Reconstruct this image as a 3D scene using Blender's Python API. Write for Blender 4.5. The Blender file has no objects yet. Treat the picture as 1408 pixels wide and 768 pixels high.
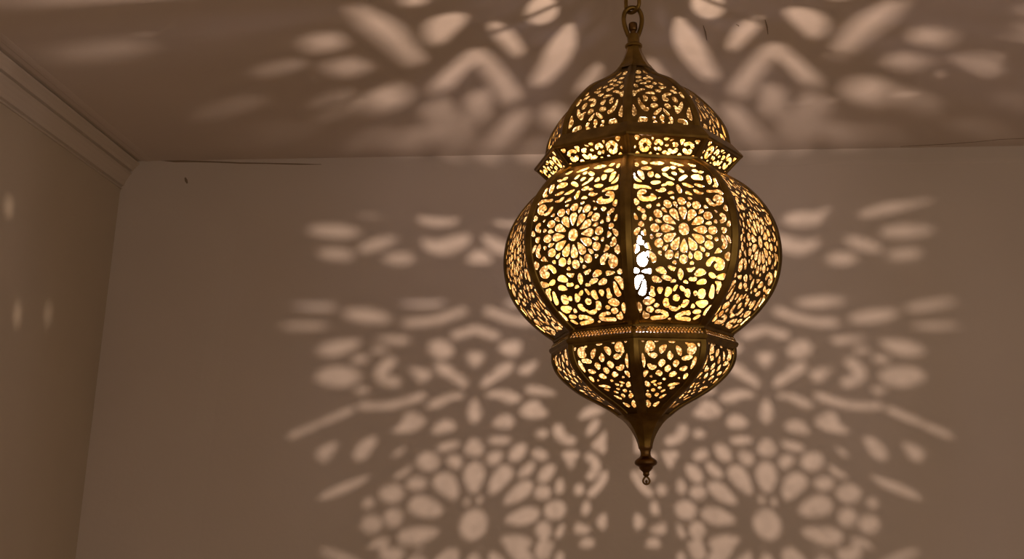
import math
import numpy as np

# ---------------------------------------------------------------- light levels and a few choices
LAMP_ROW = 250                  # picture row of the lower lamp on the lantern's axis
LAMP_R = 0.0030                 # radius of its filament
LAMP_W_POWER = 78.0
LAMP_COL = (1.0, 0.77, 0.66)
UP_ROW = 236                    # added upper lamp for the ceiling light, in a cup that blocks spill
UP_R = 0.0076
UP_POWER = 104.0
GLASS_GAP = 0.006
BULB_L = 200.0
AMB = 0.84
AMB_COL = (1.0, 0.775, 0.59)
EXPOSURE = 0.0
REAR = (138.0, 184.8, 228.0)    # the three rear corners of the lantern, a little irregular
LAMP_X = -5.0                   # the lamps hang a little off the axis

# ---------------------------------------------------------------- camera and room measurements
W, H, F = 1408, 768, 1700.0
VPX, HY = 805.0, 719.0                      # vanishing point of the room's depth direction
PITCH = math.atan((HY - 384) / F)
YAW = -math.atan((VPX - 704) / math.hypot(F, HY - 384))
CAM = np.array([0.0, 0.0, 1.5])
FW = np.array([math.sin(YAW) * math.cos(PITCH), math.cos(YAW) * math.cos(PITCH), math.sin(PITCH)])
RT = np.array([math.cos(YAW), -math.sin(YAW), 0.0])
UP = np.cross(RT, FW)
DIST = 2.6                                  # metres from the viewer to the lantern


def ray(x, y):
    return RT * (x - 704) / F + UP * (384 - y) / F + FW


def project(P):
    v = P - CAM
    z = v @ FW
    z = np.where(np.abs(z) < 1e-6, 1e-6, z)
    return 704 + F * (v @ RT) / z, 384 - F * (v @ UP) / z, z


_r = ray(880, 340)
HD = np.array([_r[0], _r[1], 0.0]); HD /= np.linalg.norm(HD)    # level direction from viewer to lantern
SD = np.array([HD[1], -HD[0], 0.0])                              # level direction to the right


def axx(y):
    return 871 + 0.026 * (y - 20)


def on_axis(x, y):
    q = ray(x, y)
    return CAM + q * DIST / (q @ HD)


A0 = on_axis(axx(340), 340)
WALL_Y = A0[1] * 1.54
_q = ray(800, 211)
CEIL_Z = float((CAM + _q * WALL_Y / _q[1])[2])

# lantern frame: origin on its axis at the level of the finial's tip, z along the axis
ROLL = math.radians(0.5)
AX_Z = UP * 0 + np.array([0, 0, 1.0]) * math.cos(ROLL) - SD * math.sin(ROLL)
AX_X = SD * math.cos(ROLL) + np.array([0, 0, 1.0]) * math.sin(ROLL)
AX_Y = HD
ORG = on_axis(axx(666), 666)
_k = (A0 - ORG)
ORG = A0 - AX_Z * np.linalg.norm(_k)


def to_world(L):
    return ORG + L[..., 0:1] * AX_X + L[..., 1:2] * AX_Y + L[..., 2:3] * AX_Z


def zy(y):                                  # height on the axis of an image row
    return float((on_axis(axx(y), y) - ORG) @ AX_Z)


PX = float(np.linalg.norm(on_axis(900, 340) - on_axis(899, 340)))   # one picture unit at the lantern, in metres


def prof(rows):                             # rows of (picture row, half width) -> smooth r(z) polyline, dense
    y = np.array([q[0] for q in rows], float)
    r = np.array([q[1] for q in rows], float) * PX
    z = np.array([zy(v) for v in y])
    # Catmull-Rom through the points
    P = np.stack([r, z], 1)
    out = []
    n = len(P)
    for i in range(n - 1):
        p0 = P[i - 1] if i > 0 else 2 * P[0] - P[1]
        p1, p2 = P[i], P[i + 1]
        p3 = P[i + 2] if i + 2 < n else 2 * P[-1] - P[-2]
        for t in np.linspace(0, 1, 12, endpoint=False):
            out.append(0.5 * ((2 * p1) + (-p0 + p2) * t + (2 * p0 - 5 * p1 + 4 * p2 - p3) * t * t
                              + (-p0 + 3 * p1 - 3 * p2 + p3) * t ** 3))
    out.append(P[-1])
    return np.array(out)


DOME = prof([(92, 22), (99, 27.5), (107, 36.5), (117, 51.5), (131, 77.5), (146, 95), (160, 108), (175, 119), (190, 126), (207, 129.3)])
COLLAR = prof([(224.5, 144.5), (232, 136.5), (246.5, 121.5)])
BODY = prof([(247.5, 121), (262, 144), (277, 160), (297, 175), (317, 184.5), (336, 189), (356, 190.5), (375, 188.5), (395, 183),
             (414, 173), (434, 157), (451, 138.5), (464, 121)])
BAND = prof([(464.5, 120.5), (470, 124.5), (475.5, 127)])
BASE = prof([(483, 124.5), (494, 124), (505, 120.5), (513, 115.5), (521, 108.5), (530, 98.5), (538, 88), (547, 73), (555, 58), (564, 43.5), (572, 33.5)])


def arc(P):
    return np.concatenate([[0], np.cumsum(np.linalg.norm(np.diff(P, axis=0), axis=1))])


# ---------------------------------------------------------------- pierced patterns: signed fields, positive where the metal is cut away
def seg_dist(U, V, pts):
    d = np.full(U.shape, 1e9)
    for (x0, y0), (x1, y1) in zip(pts[:-1], pts[1:]):
        dx, dy = x1 - x0, y1 - y0
        L = dx * dx + dy * dy + 1e-12
        t = np.clip(((U - x0) * dx + (V - y0) * dy) / L, 0, 1)
        d = np.minimum(d, np.hypot(U - x0 - t * dx, V - y0 - t * dy))
    return d


def smooth_closed(pts, n=2):
    p = np.array(pts, float)
    for _ in range(n):
        q = np.roll(p, -1, axis=0)
        p = np.stack([0.75 * p + 0.25 * q, 0.25 * p + 0.75 * q], 1).reshape(-1, 2)
    return p


def smooth_open(pts, n=2):
    p = np.array(pts, float)
    for _ in range(n):
        a, b = p[:-1], p[1:]
        m = np.stack([0.75 * a + 0.25 * b, 0.25 * a + 0.75 * b], 1).reshape(-1, 2)
        p = np.concatenate([p[:1], m, p[-1:]])
    return p


def poly_field(U, V, pts):
    p = [tuple(q) for q in pts]
    d = seg_dist(U, V, p + p[:1])
    ins = np.zeros(U.shape, bool)
    for (x0, y0), (x1, y1) in zip(p, p[1:] + p[:1]):
        if y0 == y1:
            continue
        c = ((y0 > V) != (y1 > V)) & (U < (x1 - x0) * (V - y0) / (y1 - y0) + x0)
        ins ^= c
    return np.where(ins, d, -d)


def ell_field(U, V, cx, cy, rx, ry, rot=0.0):
    a = math.radians(rot)
    x = (U - cx) * math.cos(a) + (V - cy) * math.sin(a)
    y = -(U - cx) * math.sin(a) + (V - cy) * math.cos(a)
    k = np.hypot(x / rx, y / ry)
    return (1 - k) * min(rx, ry)


class Field:
    """collects cut shapes (positive) on a plane and evaluates them with bounding boxes"""
    def __init__(self):
        self.items = []

    def E(self, cx, cy, rx, ry, rot=0.0):
        m = max(rx, ry)
        self.items.append(('e', (cx, cy, rx, ry, rot), (cx - m, cx + m, cy - m, cy + m)))

    def P(self, pts, n=2):
        p = smooth_closed(pts, n)
        self.items.append(('p', p, (p[:, 0].min(), p[:, 0].max(), p[:, 1].min(), p[:, 1].max())))

    def L(self, pts, w, n=2):
        p = smooth_open(pts, n)
        self.items.append(('l', (p, w), (p[:, 0].min() - w, p[:, 0].max() + w, p[:, 1].min() - w, p[:, 1].max() + w)))

    def eval(self, U, V, far=-6.0):
        out = np.full(U.shape, far)
        for kind, a, (x0, x1, y0, y1) in self.items:
            m = (U > x0 - 6) & (U < x1 + 6) & (V > y0 - 6) & (V < y1 + 6)
            if not m.any():
                continue
            u, v = U[m], V[m]
            if kind == 'e':
                f = ell_field(u, v, *a)
            elif kind == 'p':
                f = poly_field(u, v, a)
            else:
                f = a[1] - seg_dist(u, v, [tuple(q) for q in a[0]])
            out[m] = np.maximum(out[m], f)
        return out


def drop(cx, cy, ang, length, wide, at=0.66):
    """closed teardrop: its point at the near end, the round end away along ang (degrees)"""
    a = math.radians(ang)
    c, s = math.cos(a), math.sin(a)
    pts = []
    for t, w in ((0, 0.0), (0.25, 0.42), (at - 0.1, 0.95), (at + 0.12, 1.0), (0.93, 0.62), (1.0, 0.0), (0.93, -0.62), (at + 0.12, -1.0), (at - 0.1, -0.95), (0.25, -0.42)):
        x, y = t * length, w * wide
        pts.append((cx + x * c - y * s, cy + x * s + y * c))
    return pts


def pat_band(U, V, half, length):
    out = np.full(U.shape, -3.0)
    for i, yy in enumerate((2.9, 6.4, 9.9)):
        off = 0 if i % 2 else 2.3
        x = (U + off + 2.3) % 4.6 - 2.3
        out = np.maximum(out, 1.55 - np.hypot(x, V - yy))
    return np.minimum(out, half - 3.5 - np.abs(U))




def pat_rose(U, V):
    f = Field()
    f.E(0, 0, 6.4, 7.4)
    for k in range(12):
        a = 30 * k - 90
        c_, s_2 = math.cos(math.radians(a)), math.sin(math.radians(a))
        f.P(drop(11.5 * c_, 11.5 * s_2, a, 18.5, 5.0))
        f.E(37.8 * c_, 37.8 * s_2, 5.4, 5.0, a)
        for r_, w_ in ((29.5, 1.9), (33.0, 0)):
            b = math.radians(a + 15)
            if w_:
                f.P(drop(29.0 * math.cos(b), 29.0 * math.sin(b), a + 15, 9.0, 2.3), 1)
        b = math.radians(a + 15)
        f.P([(40.5 * math.cos(b), 40.5 * math.sin(b)), (45.6 * math.cos(b - .075), 45.6 * math.sin(b - .075)), (45.6 * math.cos(b + .075), 45.6 * math.sin(b + .075))], 1)
    return f.eval(U, V)


class Crop:
    """enters shapes read off an enlarged piece of the photograph: scale and corner of that piece"""
    def __init__(self, field, scale, ox, oy):
        self.f, self.s, self.ox, self.oy = field, scale, ox, oy

    def pt(self, p):
        return (self.ox + p[0] / self.s, self.oy + p[1] / self.s)

    def P(self, *pts, n=2):
        self.f.P([self.pt(p) for p in pts], n)

    def E(self, cx, cy, rx, ry, rot=0.0):
        x, y = self.pt((cx, cy))
        self.f.E(x, y, rx / self.s, ry / self.s, rot)

    def L(self, w, *pts):
        self.f.L([self.pt(p) for p in pts], w / self.s)


# ---- tracery of the body panel (as it shows on the panel right of the front rib)
FB = Field()
c = Crop(FB, 6.4, 860, 210)
c.E(100, 100, 15, 19)
c.P((135, 74), (170, 66), (202, 90), (160, 102))
c.P((212, 85), (290, 68), (352, 90), (300, 107), (230, 97))
c.P((133, 128), (190, 113), (242, 135), (190, 150), (142, 144))
c.P((385, 78), (430, 83), (525, 110), (470, 114), (420, 102))
c.P((540, 90), (590, 96), (625, 120), (580, 120))
c.P((318, 150), (330, 135), (372, 116), (392, 130), (345, 168))
c.P((390, 122), (420, 110), (448, 130), (415, 145))
c.P((462, 138), (492, 138), (520, 170), (490, 172))
c.P((578, 150), (610, 138), (648, 165), (610, 172)); c.E(662, 168, 19, 11)
c.P((105, 152), (142, 148), (162, 180), (167, 237), (138, 227), (112, 190)); c.P((76, 165), (95, 213), (154, 252), (110, 254), (76, 230), n=1)
c.P((198, 162), (248, 162), (243, 212), (198, 208)); c.P((256, 217), (275, 172), (318, 217), n=1)
c.E(350, 190, 24, 13, 30); c.P((352, 206), (400, 208), (442, 240), (400, 232))
c.P((398, 168), (442, 162), (453, 197), (420, 192))
c.P((498, 200), (530, 187), (548, 210), (480, 252), (465, 230))
c.P((572, 210), (600, 186), (668, 193), (683, 242), (650, 232), (608, 236))
c.P((707, 198), (737, 192), (758, 250), (745, 282), (718, 252)); c.P((768, 222), (787, 222), (822, 300), (762, 300), (790, 270), n=1)
c.P((216, 256), (260, 240), (318, 249), (290, 270), (240, 278)); c.P((308, 287), (345, 266), (368, 280), (340, 292)); c.E(392, 268, 31, 17, 10)
c.P((492, 268), (520, 260), (582, 284), (604, 302), (550, 303)); c.P((598, 273), (630, 265), (694, 290), (682, 303), (640, 298))
c.P((74, 266), (100, 278), (180, 283), (222, 300), (228, 320), (150, 302), (74, 318), n=1)
c.P((258, 322), (300, 325), (320, 302), (353, 308), (353, 337), (300, 347))
c.P((592, 320), (630, 323), (642, 343), (694, 348), (672, 365), (618, 357))
c.P((712, 323), (760, 330), (820, 318), (857, 350), (854, 372), (800, 342), (717, 350), n=1)
c.P((442, 285), (465, 275), (493, 320), (487, 359), (464, 346))
c.P((360, 361), (400, 327), (438, 361), n=1); c.P((526, 340), (550, 333), (600, 375), (538, 373), n=1)
c.L(19, (165, 338), (128, 342), (122, 378), (150, 405), (205, 405), (240, 392))
c.P((225, 350), (272, 378), (268, 410), (232, 425), (200, 410), (222, 385))
c.P((702, 398), (736, 398), (762, 440), (808, 457), (780, 472), (733, 453))
c.L(18, (790, 405), (805, 380), (838, 395), (842, 430), (818, 442))
c.P((76, 386), (134, 435), (82, 466), n=1); c.P((174, 465), (234, 443), (213, 499), n=1); c.P((282, 407), (305, 382), (320, 399))
c.E(125, 490, 21, 16, 40); c.E(156, 510, 17, 17); c.E(165, 562, 19, 25); c.P((78, 515), (119, 588), (78, 583), n=1)
c.P((107, 625), (140, 595), (169, 630), (140, 655)); c.P((70, 702), (93, 663), (140, 652), (95, 735)); c.P((131, 708), (177, 660), (188, 730), n=1)
c.P((856, 492), (886, 446), (904, 520), n=1); c.P((750, 488), (812, 515), (785, 536), n=1)
c.L(14, (845, 543), (868, 560), (868, 595), (835, 605)); c.P((766, 598), (781, 586), (802, 644), (773, 638), n=1)
c.P((886, 640), (917, 580), (924, 646), n=1); c.L(12, (855, 668), (880, 670), (868, 695))
c = Crop(FB, 5.907, 860, 320)
c.L(17, (112, 40), (108, 70), (132, 78)); c.P((68, 75), (127, 125), (73, 177), n=1); c.P((144, 107), (192, 68), (227, 144), n=1)
c.L(22, (150, 180), (118, 200), (120, 240), (150, 252), (158, 225)); c.P((168, 152), (192, 145), (222, 163), (248, 185), (254, 232), (208, 240), (215, 210), (188, 190))
c.P((76, 276), (124, 310), (73, 333), n=1); c.P((126, 311), (160, 298), (214, 289), (215, 331), (165, 324))
c.P((80, 348), (158, 346), (117, 400), (97, 464), (78, 430), n=1); c.P((148, 375), (167, 398), (168, 490), (140, 511), (105, 492), (128, 450))
c.P((241, 295), (286, 269), (322, 295), (338, 331), (298, 331), (263, 317)); c.P((330, 260), (420, 268), (386, 317), n=1)
c.P((447, 282), (470, 320), (467, 360), (447, 388), (426, 350), (428, 310)); c.P((487, 269), (578, 269), (520, 330), n=1)
c.P((556, 337), (590, 292), (632, 292), (660, 327), (610, 348), (578, 353)); c.P((216, 355), (250, 345), (310, 397), (238, 401), (217, 380))
c.P((286, 345), (342, 342), (376, 370), (362, 391), (308, 375)); c.P((355, 402), (397, 369), (417, 398)); c.P((463, 402), (490, 376), (517, 415))
c.L(13, (530, 375), (555, 378), (565, 372)); c.P((570, 411), (610, 375), (654, 375), (659, 407), (610, 421))
c.P((655, 242), (688, 197), (732, 195), (744, 215), (702, 233), (684, 272), (660, 268)); c.L(20, (752, 220), (785, 235), (783, 275), (755, 288), (742, 270))
c.P((676, 325), (700, 318), (740, 350), (720, 372), (683, 357)); c.P((737, 350), (820, 321), (803, 382), (742, 374), n=1)
c.P((722, 387), (789, 402), (756, 503), (736, 482), (748, 430), n=1); c.P((703, 416), (720, 422), (720, 500), (705, 541), (677, 517), (688, 470))
c.P((700, 167), (750, 113), (791, 157), n=1); c.P((796, 183), (852, 145), (842, 240), n=1)
c.L(14, (782, 30), (805, 60), (812, 95), (798, 115)); c.P((812, 17), (842, 27), (859, 90), (833, 62), n=1)
c.E(413, 527, 26, 26); c.P((382, 457), (415, 416), (428, 430), (398, 479)); c.P((442, 428), (472, 438), (489, 467), (463, 475), (446, 455))
c.P((332, 438), (367, 443), (383, 477), (345, 518), (317, 512), (327, 480)); c.P((485, 458), (523, 453), (525, 523), (498, 523), (477, 492))
c.P((307, 533), (348, 528), (347, 560), (361, 592), (330, 608), (307, 582)); c.P((447, 592), (473, 560), (468, 543), (519, 543), (508, 582), (470, 611))
c.P((352, 588), (395, 602), (425, 607), (441, 588), (453, 607), (400, 640), (357, 620))
c.P((202, 427), (238, 443), (227, 467), (250, 513), (203, 515), (192, 490), (208, 470)); c.P((251, 442), (312, 442), (280, 507), n=1)
c.P((552, 468), (582, 473), (582, 502), (557, 513)); c.P((592, 457), (653, 455), (643, 533), (587, 533))
c.P((139, 548), (190, 512), (254, 548), (190, 588), (152, 577)); c.E(253, 587, 19, 15); c.P((100, 550), (138, 590), (124, 660), (102, 607)); c.E(200, 620, 29, 23, 10)
c.P((526, 612), (548, 565), (569, 608)); c.P((564, 558), (662, 542), (674, 575), (620, 615), (587, 592))
c.E(265, 635, 21, 13, -10); c.P((147, 622), (166, 652), (198, 657), (192, 693), (137, 693))
c.L(14, (300, 640), (335, 655), (335, 680), (220, 690)); c.L(14, (485, 648), (435, 662), (408, 690), (515, 702)); c.E(510, 650, 19, 19); c.E(580, 640, 31, 16, -5)
c.P((545, 697), (600, 659), (611, 676), (558, 708)); c.P((627, 682), (643, 628), (704, 577), (682, 627), n=1); c.E(358, 698, 10, 7)

# ---- tracery of the dome panel
FD = Field()
c = Crop(FD, 6.983, 850, 85)
c.E(195, 97, 22, 17); c.P((232, 85), (255, 88), (290, 115), (262, 112)); c.E(195, 143, 25, 10); c.P((262, 128), (290, 128), (345, 162), (310, 165)); c.E(262, 155, 18, 9)
c.E(215, 175, 14, 7); c.E(190, 182, 16, 8, -10); c.E(290, 185, 18, 8); c.E(240, 203, 26, 7, -6); c.E(350, 204, 18, 8, 10); c.P((380, 197), (400, 198), (445, 222), (420, 222))
c.E(170, 226, 19, 13, 30); c.P((246, 222), (300, 226), (338, 222), (325, 252), (290, 248)); c.P((386, 230), (430, 238), (468, 235), (435, 258), (400, 252)); c.P((512, 236), (530, 234), (562, 262), (535, 264))
c.P((142, 262), (165, 285), (215, 252), (268, 260), (215, 275), (170, 300), (165, 320), (142, 328), n=1)
c.P((345, 262), (385, 266), (418, 268), (400, 292), (372, 286)); c.P((494, 268), (520, 270), (572, 296), (560, 308), (515, 288)); c.P((582, 290), (605, 292), (640, 345), (625, 352), (590, 312))
c.P((250, 302), (285, 285), (340, 285), (355, 308), (330, 312), (300, 302))
c.P((235, 322), (265, 318), (288, 345), (270, 378), (240, 372), (248, 345)); c.P((318, 330), (345, 328), (378, 350), (368, 375), (335, 372))
c.P((418, 330), (450, 295), (510, 302), (508, 318), (465, 318), (445, 340), (488, 355), (478, 378), (435, 372)); c.P((512, 340), (535, 334), (570, 360), (572, 392), (545, 390), (525, 365))
c.P((188, 345), (205, 345), (215, 385), (250, 415), (270, 440), (298, 440), (290, 470), (255, 470), (220, 440), (195, 395))
c.P((310, 405), (350, 395), (386, 410), (375, 438), (320, 440)); c.P((442, 402), (480, 402), (508, 430), (500, 452), (455, 440))
c.P((520, 420), (550, 425), (565, 440), (590, 420), (600, 385), (618, 385), (622, 430), (600, 475), (565, 500), (550, 470), (548, 445))
c.P((138, 415), (150, 412), (184, 490), (150, 520), (138, 510), n=1); c.P((672, 440), (685, 445), (712, 555), (700, 565), (655, 512), n=1)
c.P((340, 490), (400, 442), (425, 448), (380, 500), (350, 512)); c.P((428, 445), (440, 452), (498, 505), (485, 518), (450, 490)); c.E(422, 537, 19, 25); c.E(430, 590, 11, 17)
c.P((328, 528), (358, 530), (355, 552), (332, 556)); c.P((482, 535), (510, 528), (528, 560), (520, 595), (490, 612), (478, 585), (505, 572), (500, 552))
c.P((335, 570), (365, 565), (385, 600), (370, 615), (345, 600)); c.P((378, 610), (400, 592), (425, 640), (415, 656), (385, 645)); c.P((440, 650), (452, 605), (472, 600), (492, 625), (478, 645), (450, 660))
c.L(17, (218, 545), (205, 580), (222, 620), (270, 628), (310, 628)); c.L(18, (240, 548), (265, 552)); c.L(17, (590, 565), (635, 572), (655, 600), (652, 635)); c.P((545, 632), (570, 632), (622, 640), (628, 660), (600, 668), (548, 662))
c.P((148, 605), (188, 630), (180, 645), (152, 640), n=1); c.P((330, 655), (342, 632), (355, 658), n=1); c.E(502, 657, 20, 9); c.P((695, 675), (712, 642), (728, 682), n=1)

# ---- tracery of the collar
FC = Field()
c = Crop(FC, 8.282, 855, 175)
c.P((130, 85), (215, 92), (175, 160), n=1); c.L(24, (215, 185), (240, 150), (290, 150), (312, 185)); c.L(22, (222, 225), (235, 258), (280, 258), (288, 235)); c.P((138, 215), (155, 195), (165, 225), (145, 245))
c.P((148, 305), (172, 262), (215, 305), n=1); c.P((335, 108), (370, 110), (352, 160), n=1); c.P((318, 205), (328, 210), (328, 235), (318, 235))
c.L(21, (388, 178), (405, 152), (440, 160), (450, 185)); c.P((360, 222), (395, 218), (400, 262), (375, 262)); c.P((405, 225), (430, 218), (458, 250), (440, 272), (410, 262))
c.P((298, 305), (325, 275), (348, 300), n=1); c.P((470, 115), (560, 120), (500, 160), n=1); c.P((485, 205), (520, 180), (540, 210), (510, 222)); c.P((535, 155), (580, 130), (600, 140), (560, 158))
c.P((445, 295), (490, 255), (545, 295), (550, 315), n=1); c.P((568, 178), (600, 165), (640, 175), (645, 222), (580, 222), (590, 200)); c.L(20, (545, 260), (570, 282), (610, 275), (618, 252))
c.P((660, 132), (730, 135), (690, 200), (675, 205), n=1); c.L(20, (725, 195), (760, 180), (800, 195), (805, 225)); c.L(22, (715, 260), (725, 285), (770, 290), (775, 268))
c.P((622, 325), (660, 282), (690, 328), n=1); c.P((825, 145), (905, 145), (860, 205), n=1); c.P((565, 325), (585, 312), (610, 325)); c.P((728, 335), (745, 318), (768, 340)); c.P((790, 320), (825, 318), (830, 350), (795, 348))
c.P((385, 305), (410, 290), (440, 308))

# ---- tracery of the lower bowl
FO = Field()
c = Crop(FO, 5.687, 870, 435)
c.P((60, 178), (98, 182), (78, 205), n=1); c.E(186, 190, 17, 8, -10); c.P((268, 188), (335, 190), (330, 204), (290, 205)); c.E(425, 208, 15, 8, 15); c.P((500, 204), (530, 208), (520, 242), n=1)
c.L(18, (125, 245), (152, 250), (160, 225), (140, 200), (120, 208), (112, 262)); c.P((205, 250), (220, 225), (258, 215), (270, 225), (255, 262), (225, 292), (210, 282))
c.P((335, 228), (355, 225), (388, 255), (385, 300), (365, 308), (345, 275)); c.L(19, (448, 258), (440, 278), (470, 275), (482, 250), (475, 225), (448, 225))
c.P((105, 270), (140, 290), (165, 275), (204, 302), (165, 330), (125, 305)); c.P((292, 260), (300, 280), (320, 300), (315, 322), (290, 342), (268, 315), (270, 290))
c.P((378, 322), (420, 300), (475, 302), (465, 325), (420, 342), (390, 342)); c.P((70, 280), (82, 285), (102, 340), (95, 400), (80, 392), (72, 330))
c.P((480, 315), (500, 308), (502, 350), (475, 395), (455, 412), (448, 402)); c.P((192, 360), (230, 325), (260, 350), (250, 375), (215, 398))
c.P((308, 360), (345, 330), (372, 362), (330, 405)); c.P((112, 368), (140, 365), (155, 380), (190, 380), (185, 405), (140, 418), (118, 395)); c.P((240, 410), (275, 370), (308, 400), (270, 440))
c.P((358, 408), (400, 385), (432, 388), (425, 415), (380, 430)); c.P((82, 425), (115, 415), (128, 432), (95, 475), (84, 468)); c.P((175, 440), (205, 410), (240, 442), (218, 468), (185, 455))
c.P((278, 452), (320, 422), (350, 440), (335, 462), (290, 475)); c.P((392, 490), (402, 445), (432, 442), (435, 462), (410, 490)); c.P((125, 472), (145, 452), (160, 475)); c.E(246, 488, 13, 10); c.E(362, 480, 9, 7)
c.P((95, 500), (120, 505), (145, 540), (120, 550), (97, 540)); c.P((137, 512), (160, 498), (190, 495), (180, 512), (150, 520)); c.E(210, 522, 17, 9, -10); c.P((270, 535), (300, 518), (365, 515), (370, 525), (320, 538), (275, 548))
c.P((285, 560), (300, 548), (335, 545), (320, 560), (295, 570)); c.P((155, 525), (175, 520), (195, 540), (180, 545)); c.P((190, 560), (205, 545), (232, 550), (215, 570)); c.E(160, 573, 17, 13)
c.P((100, 605), (112, 592), (140, 605), (148, 630), (130, 636), (105, 622)); c.P((172, 605), (190, 592), (210, 605), (190, 628), (172, 622)); c.P((215, 585), (235, 570), (262, 570), (245, 588), (222, 592)); c.P((202, 640), (220, 618), (268, 600), (262, 615), (225, 640)); c.E(118, 582, 9, 8)
c.P((105, 650), (125, 650), (148, 685), (130, 710), (108, 705), (110, 685)); c.P((155, 690), (175, 672), (215, 660), (205, 680), (180, 706), (160, 702))

# ---- openings of the two panels that face the back wall, read off the light they throw on wall and ceiling
SH = Field()
_left = Field()
l = _left
l.E(427, 417, 32, 7, 8); l.E(419, 446, 28, 5); l.E(505, 432.5, 30, 9, 8); l.E(578, 413, 30, 7, 3); l.E(728, 414, 30, 7, -3)
l.L([(560, 442), (585, 441), (606, 437), (636, 426)], 5.5); l.L([(742, 440), (721, 441), (700, 437), (672, 426)], 5.5)
l.P([(432, 478), (458, 466), (497, 464), (494, 473), (466, 489), (442, 488)]); l.P([(508, 462), (560, 460), (563, 467), (555, 473), (525, 467)])
l.E(522, 480, 10, 4); l.E(495, 492, 10, 5.5, -10); l.E(466, 516, 29, 14)
l.L([(537, 496), (523, 508), (526, 521), (542, 524)], 7)
l.E(498, 535, 8, 5, 10); l.P([(558, 503), (588, 506), (595, 515), (578, 527), (571, 514)]); l.L([(498, 556), (530, 557), (555, 552), (580, 543)], 5)
l.P([(591, 468), (607, 464), (623, 475), (621, 490), (601, 492), (591, 483)]); l.P([(688, 470), (716, 464), (715, 484), (705, 489), (686, 481)])
l.P([(682, 502), (707, 494), (702, 511), (685, 519), (667, 532), (661, 529), (667, 515), (682, 510)], 1); l.P([(622, 502), (597, 494), (602, 511), (619, 519), (637, 532), (643, 529), (637, 515), (622, 510)], 1)
l.L([(627, 459), (641, 456), (653, 450), (667, 456), (681, 460)], 5.5); l.P([(640, 483), (668, 483), (660, 498), (653, 505), (647, 497)], 1)
l.P([(668, 540), (685, 534), (700, 535), (719, 547), (706, 553), (695, 552), (688, 545), (669, 545)]); l.P([(582, 559), (604, 544), (620, 539), (638, 540), (636, 546), (618, 548), (608, 557), (598, 559)])
l.P([(652, 543), (660, 561), (661, 573), (653, 582), (645, 575), (644, 561)])
l.P([(675, 581), (690, 568), (703, 570), (707, 585), (690, 588)]); l.P([(592, 597), (600, 579), (618, 574), (628, 586), (620, 592)])
l.P([(722, 531), (733, 528), (755, 535), (768, 541), (745, 542), (724, 539)]); l.P([(714, 563), (725, 551), (740, 549), (742, 557), (756, 569), (735, 575), (717, 570)]); l.P([(534, 593), (555, 580), (557, 565), (572, 565), (587, 578), (575, 589), (556, 594)])
l.P([(710, 507), (727, 497), (741, 494), (733, 506), (727, 514), (715, 512)])
med = Field()
m = med
m.P([(652, 598), (662, 611), (665, 620), (653, 627), (639, 621), (641, 611)]); m.E(687, 604, 13.5, 5.5, 3); m.E(616, 612, 14, 5.5, -15)
m.P([(699, 629), (704, 614), (721, 606), (723, 620), (714, 632), (705, 633)]); m.P([(669, 625), (683, 617), (691, 622), (686, 635), (674, 640)]); m.E(742, 624, 10, 7, 30)
m.P([(739, 656), (746, 640), (763, 636), (761, 650), (752, 661), (742, 662)]); m.P([(712, 648), (725, 637), (733, 632), (734, 645), (722, 655), (713, 655)])
m.E(746, 676, 10, 9); m.E(763, 700, 14, 12.5, -20); m.E(747, 728, 10, 11.5); m.E(749, 755, 13, 13)
m.P([(651, 681), (639, 660), (639, 645), (648, 634), (660, 634), (666, 648), (663, 662)]); m.P([(672, 681), (674, 660), (684, 642), (695, 637), (706, 645), (701, 658), (688, 671)])
m.P([(691, 692), (699, 678), (715, 662), (729, 659), (733, 670), (722, 683), (705, 691)]); m.P([(692, 714), (710, 701), (728, 695), (742, 701), (738, 714), (722, 720), (704, 720)])
m.P([(687, 738), (705, 734), (728, 739), (731, 748), (722, 758), (705, 754), (694, 747)]); m.E(651, 720, 17.5, 21, 20); m.E(642, 689, 3, 5); m.E(659, 686, 3, 5)
m.P([(627, 689), (614, 681), (596, 667), (597, 654), (612, 647), (625, 655), (630, 670)]); m.P([(561, 698), (566, 683), (580, 679), (598, 687), (612, 703), (595, 710), (572, 707)])
m.P([(547, 739), (551, 727), (575, 723), (607, 726), (595, 739), (575, 747), (555, 748)]); m.E(589, 633, 14.5, 12.5, 10); m.P([(612, 628), (625, 623), (635, 630), (632, 644), (622, 641)])
m.P([(539, 655), (555, 644), (567, 636), (563, 648), (548, 657)]); m.P([(537, 628), (548, 616), (558, 612), (551, 624)]); m.E(573, 663, 12, 9.5); m.E(539, 677, 15.5, 12.5); m.E(541, 710, 11.5, 12.5); m.E(511, 719, 13, 12.5); m.E(507, 690, 7, 7)
m.E(521, 748, 14, 8, -30); m.P([(575, 770), (600, 754), (622, 751), (612, 770)])
m.P([(770, 652), (776, 673), (768, 679), (762, 672)]); m.P([(775, 715), (774, 736), (763, 739), (765, 728)])
m.P([(484, 629), (495, 605), (520, 596), (513, 614), (500, 633)]); m.P([(434, 621), (445, 611), (467, 604), (456, 625), (445, 637)]); m.P([(434, 685), (460, 667), (500, 654), (512, 651), (490, 669), (450, 685)])
s_ = l
s_.E(745, 595, 7.5, 5.5); s_.L([(767, 588), (770, 600), (785, 605)], 6); s_.P([(795, 576), (800, 562), (816, 555), (833, 565), (820, 569), (808, 573)]); s_.P([(804, 597), (812, 579), (823, 573), (823, 584), (814, 598)])
s_.P([(811, 612), (828, 596), (832, 589), (832, 625), (824, 619)], 1); s_.P([(770, 619), (798, 619), (789, 635), (785, 645), (779, 632)], 1); s_.L([(810, 627), (820, 636), (818, 648), (812, 653)], 5.5)
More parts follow.
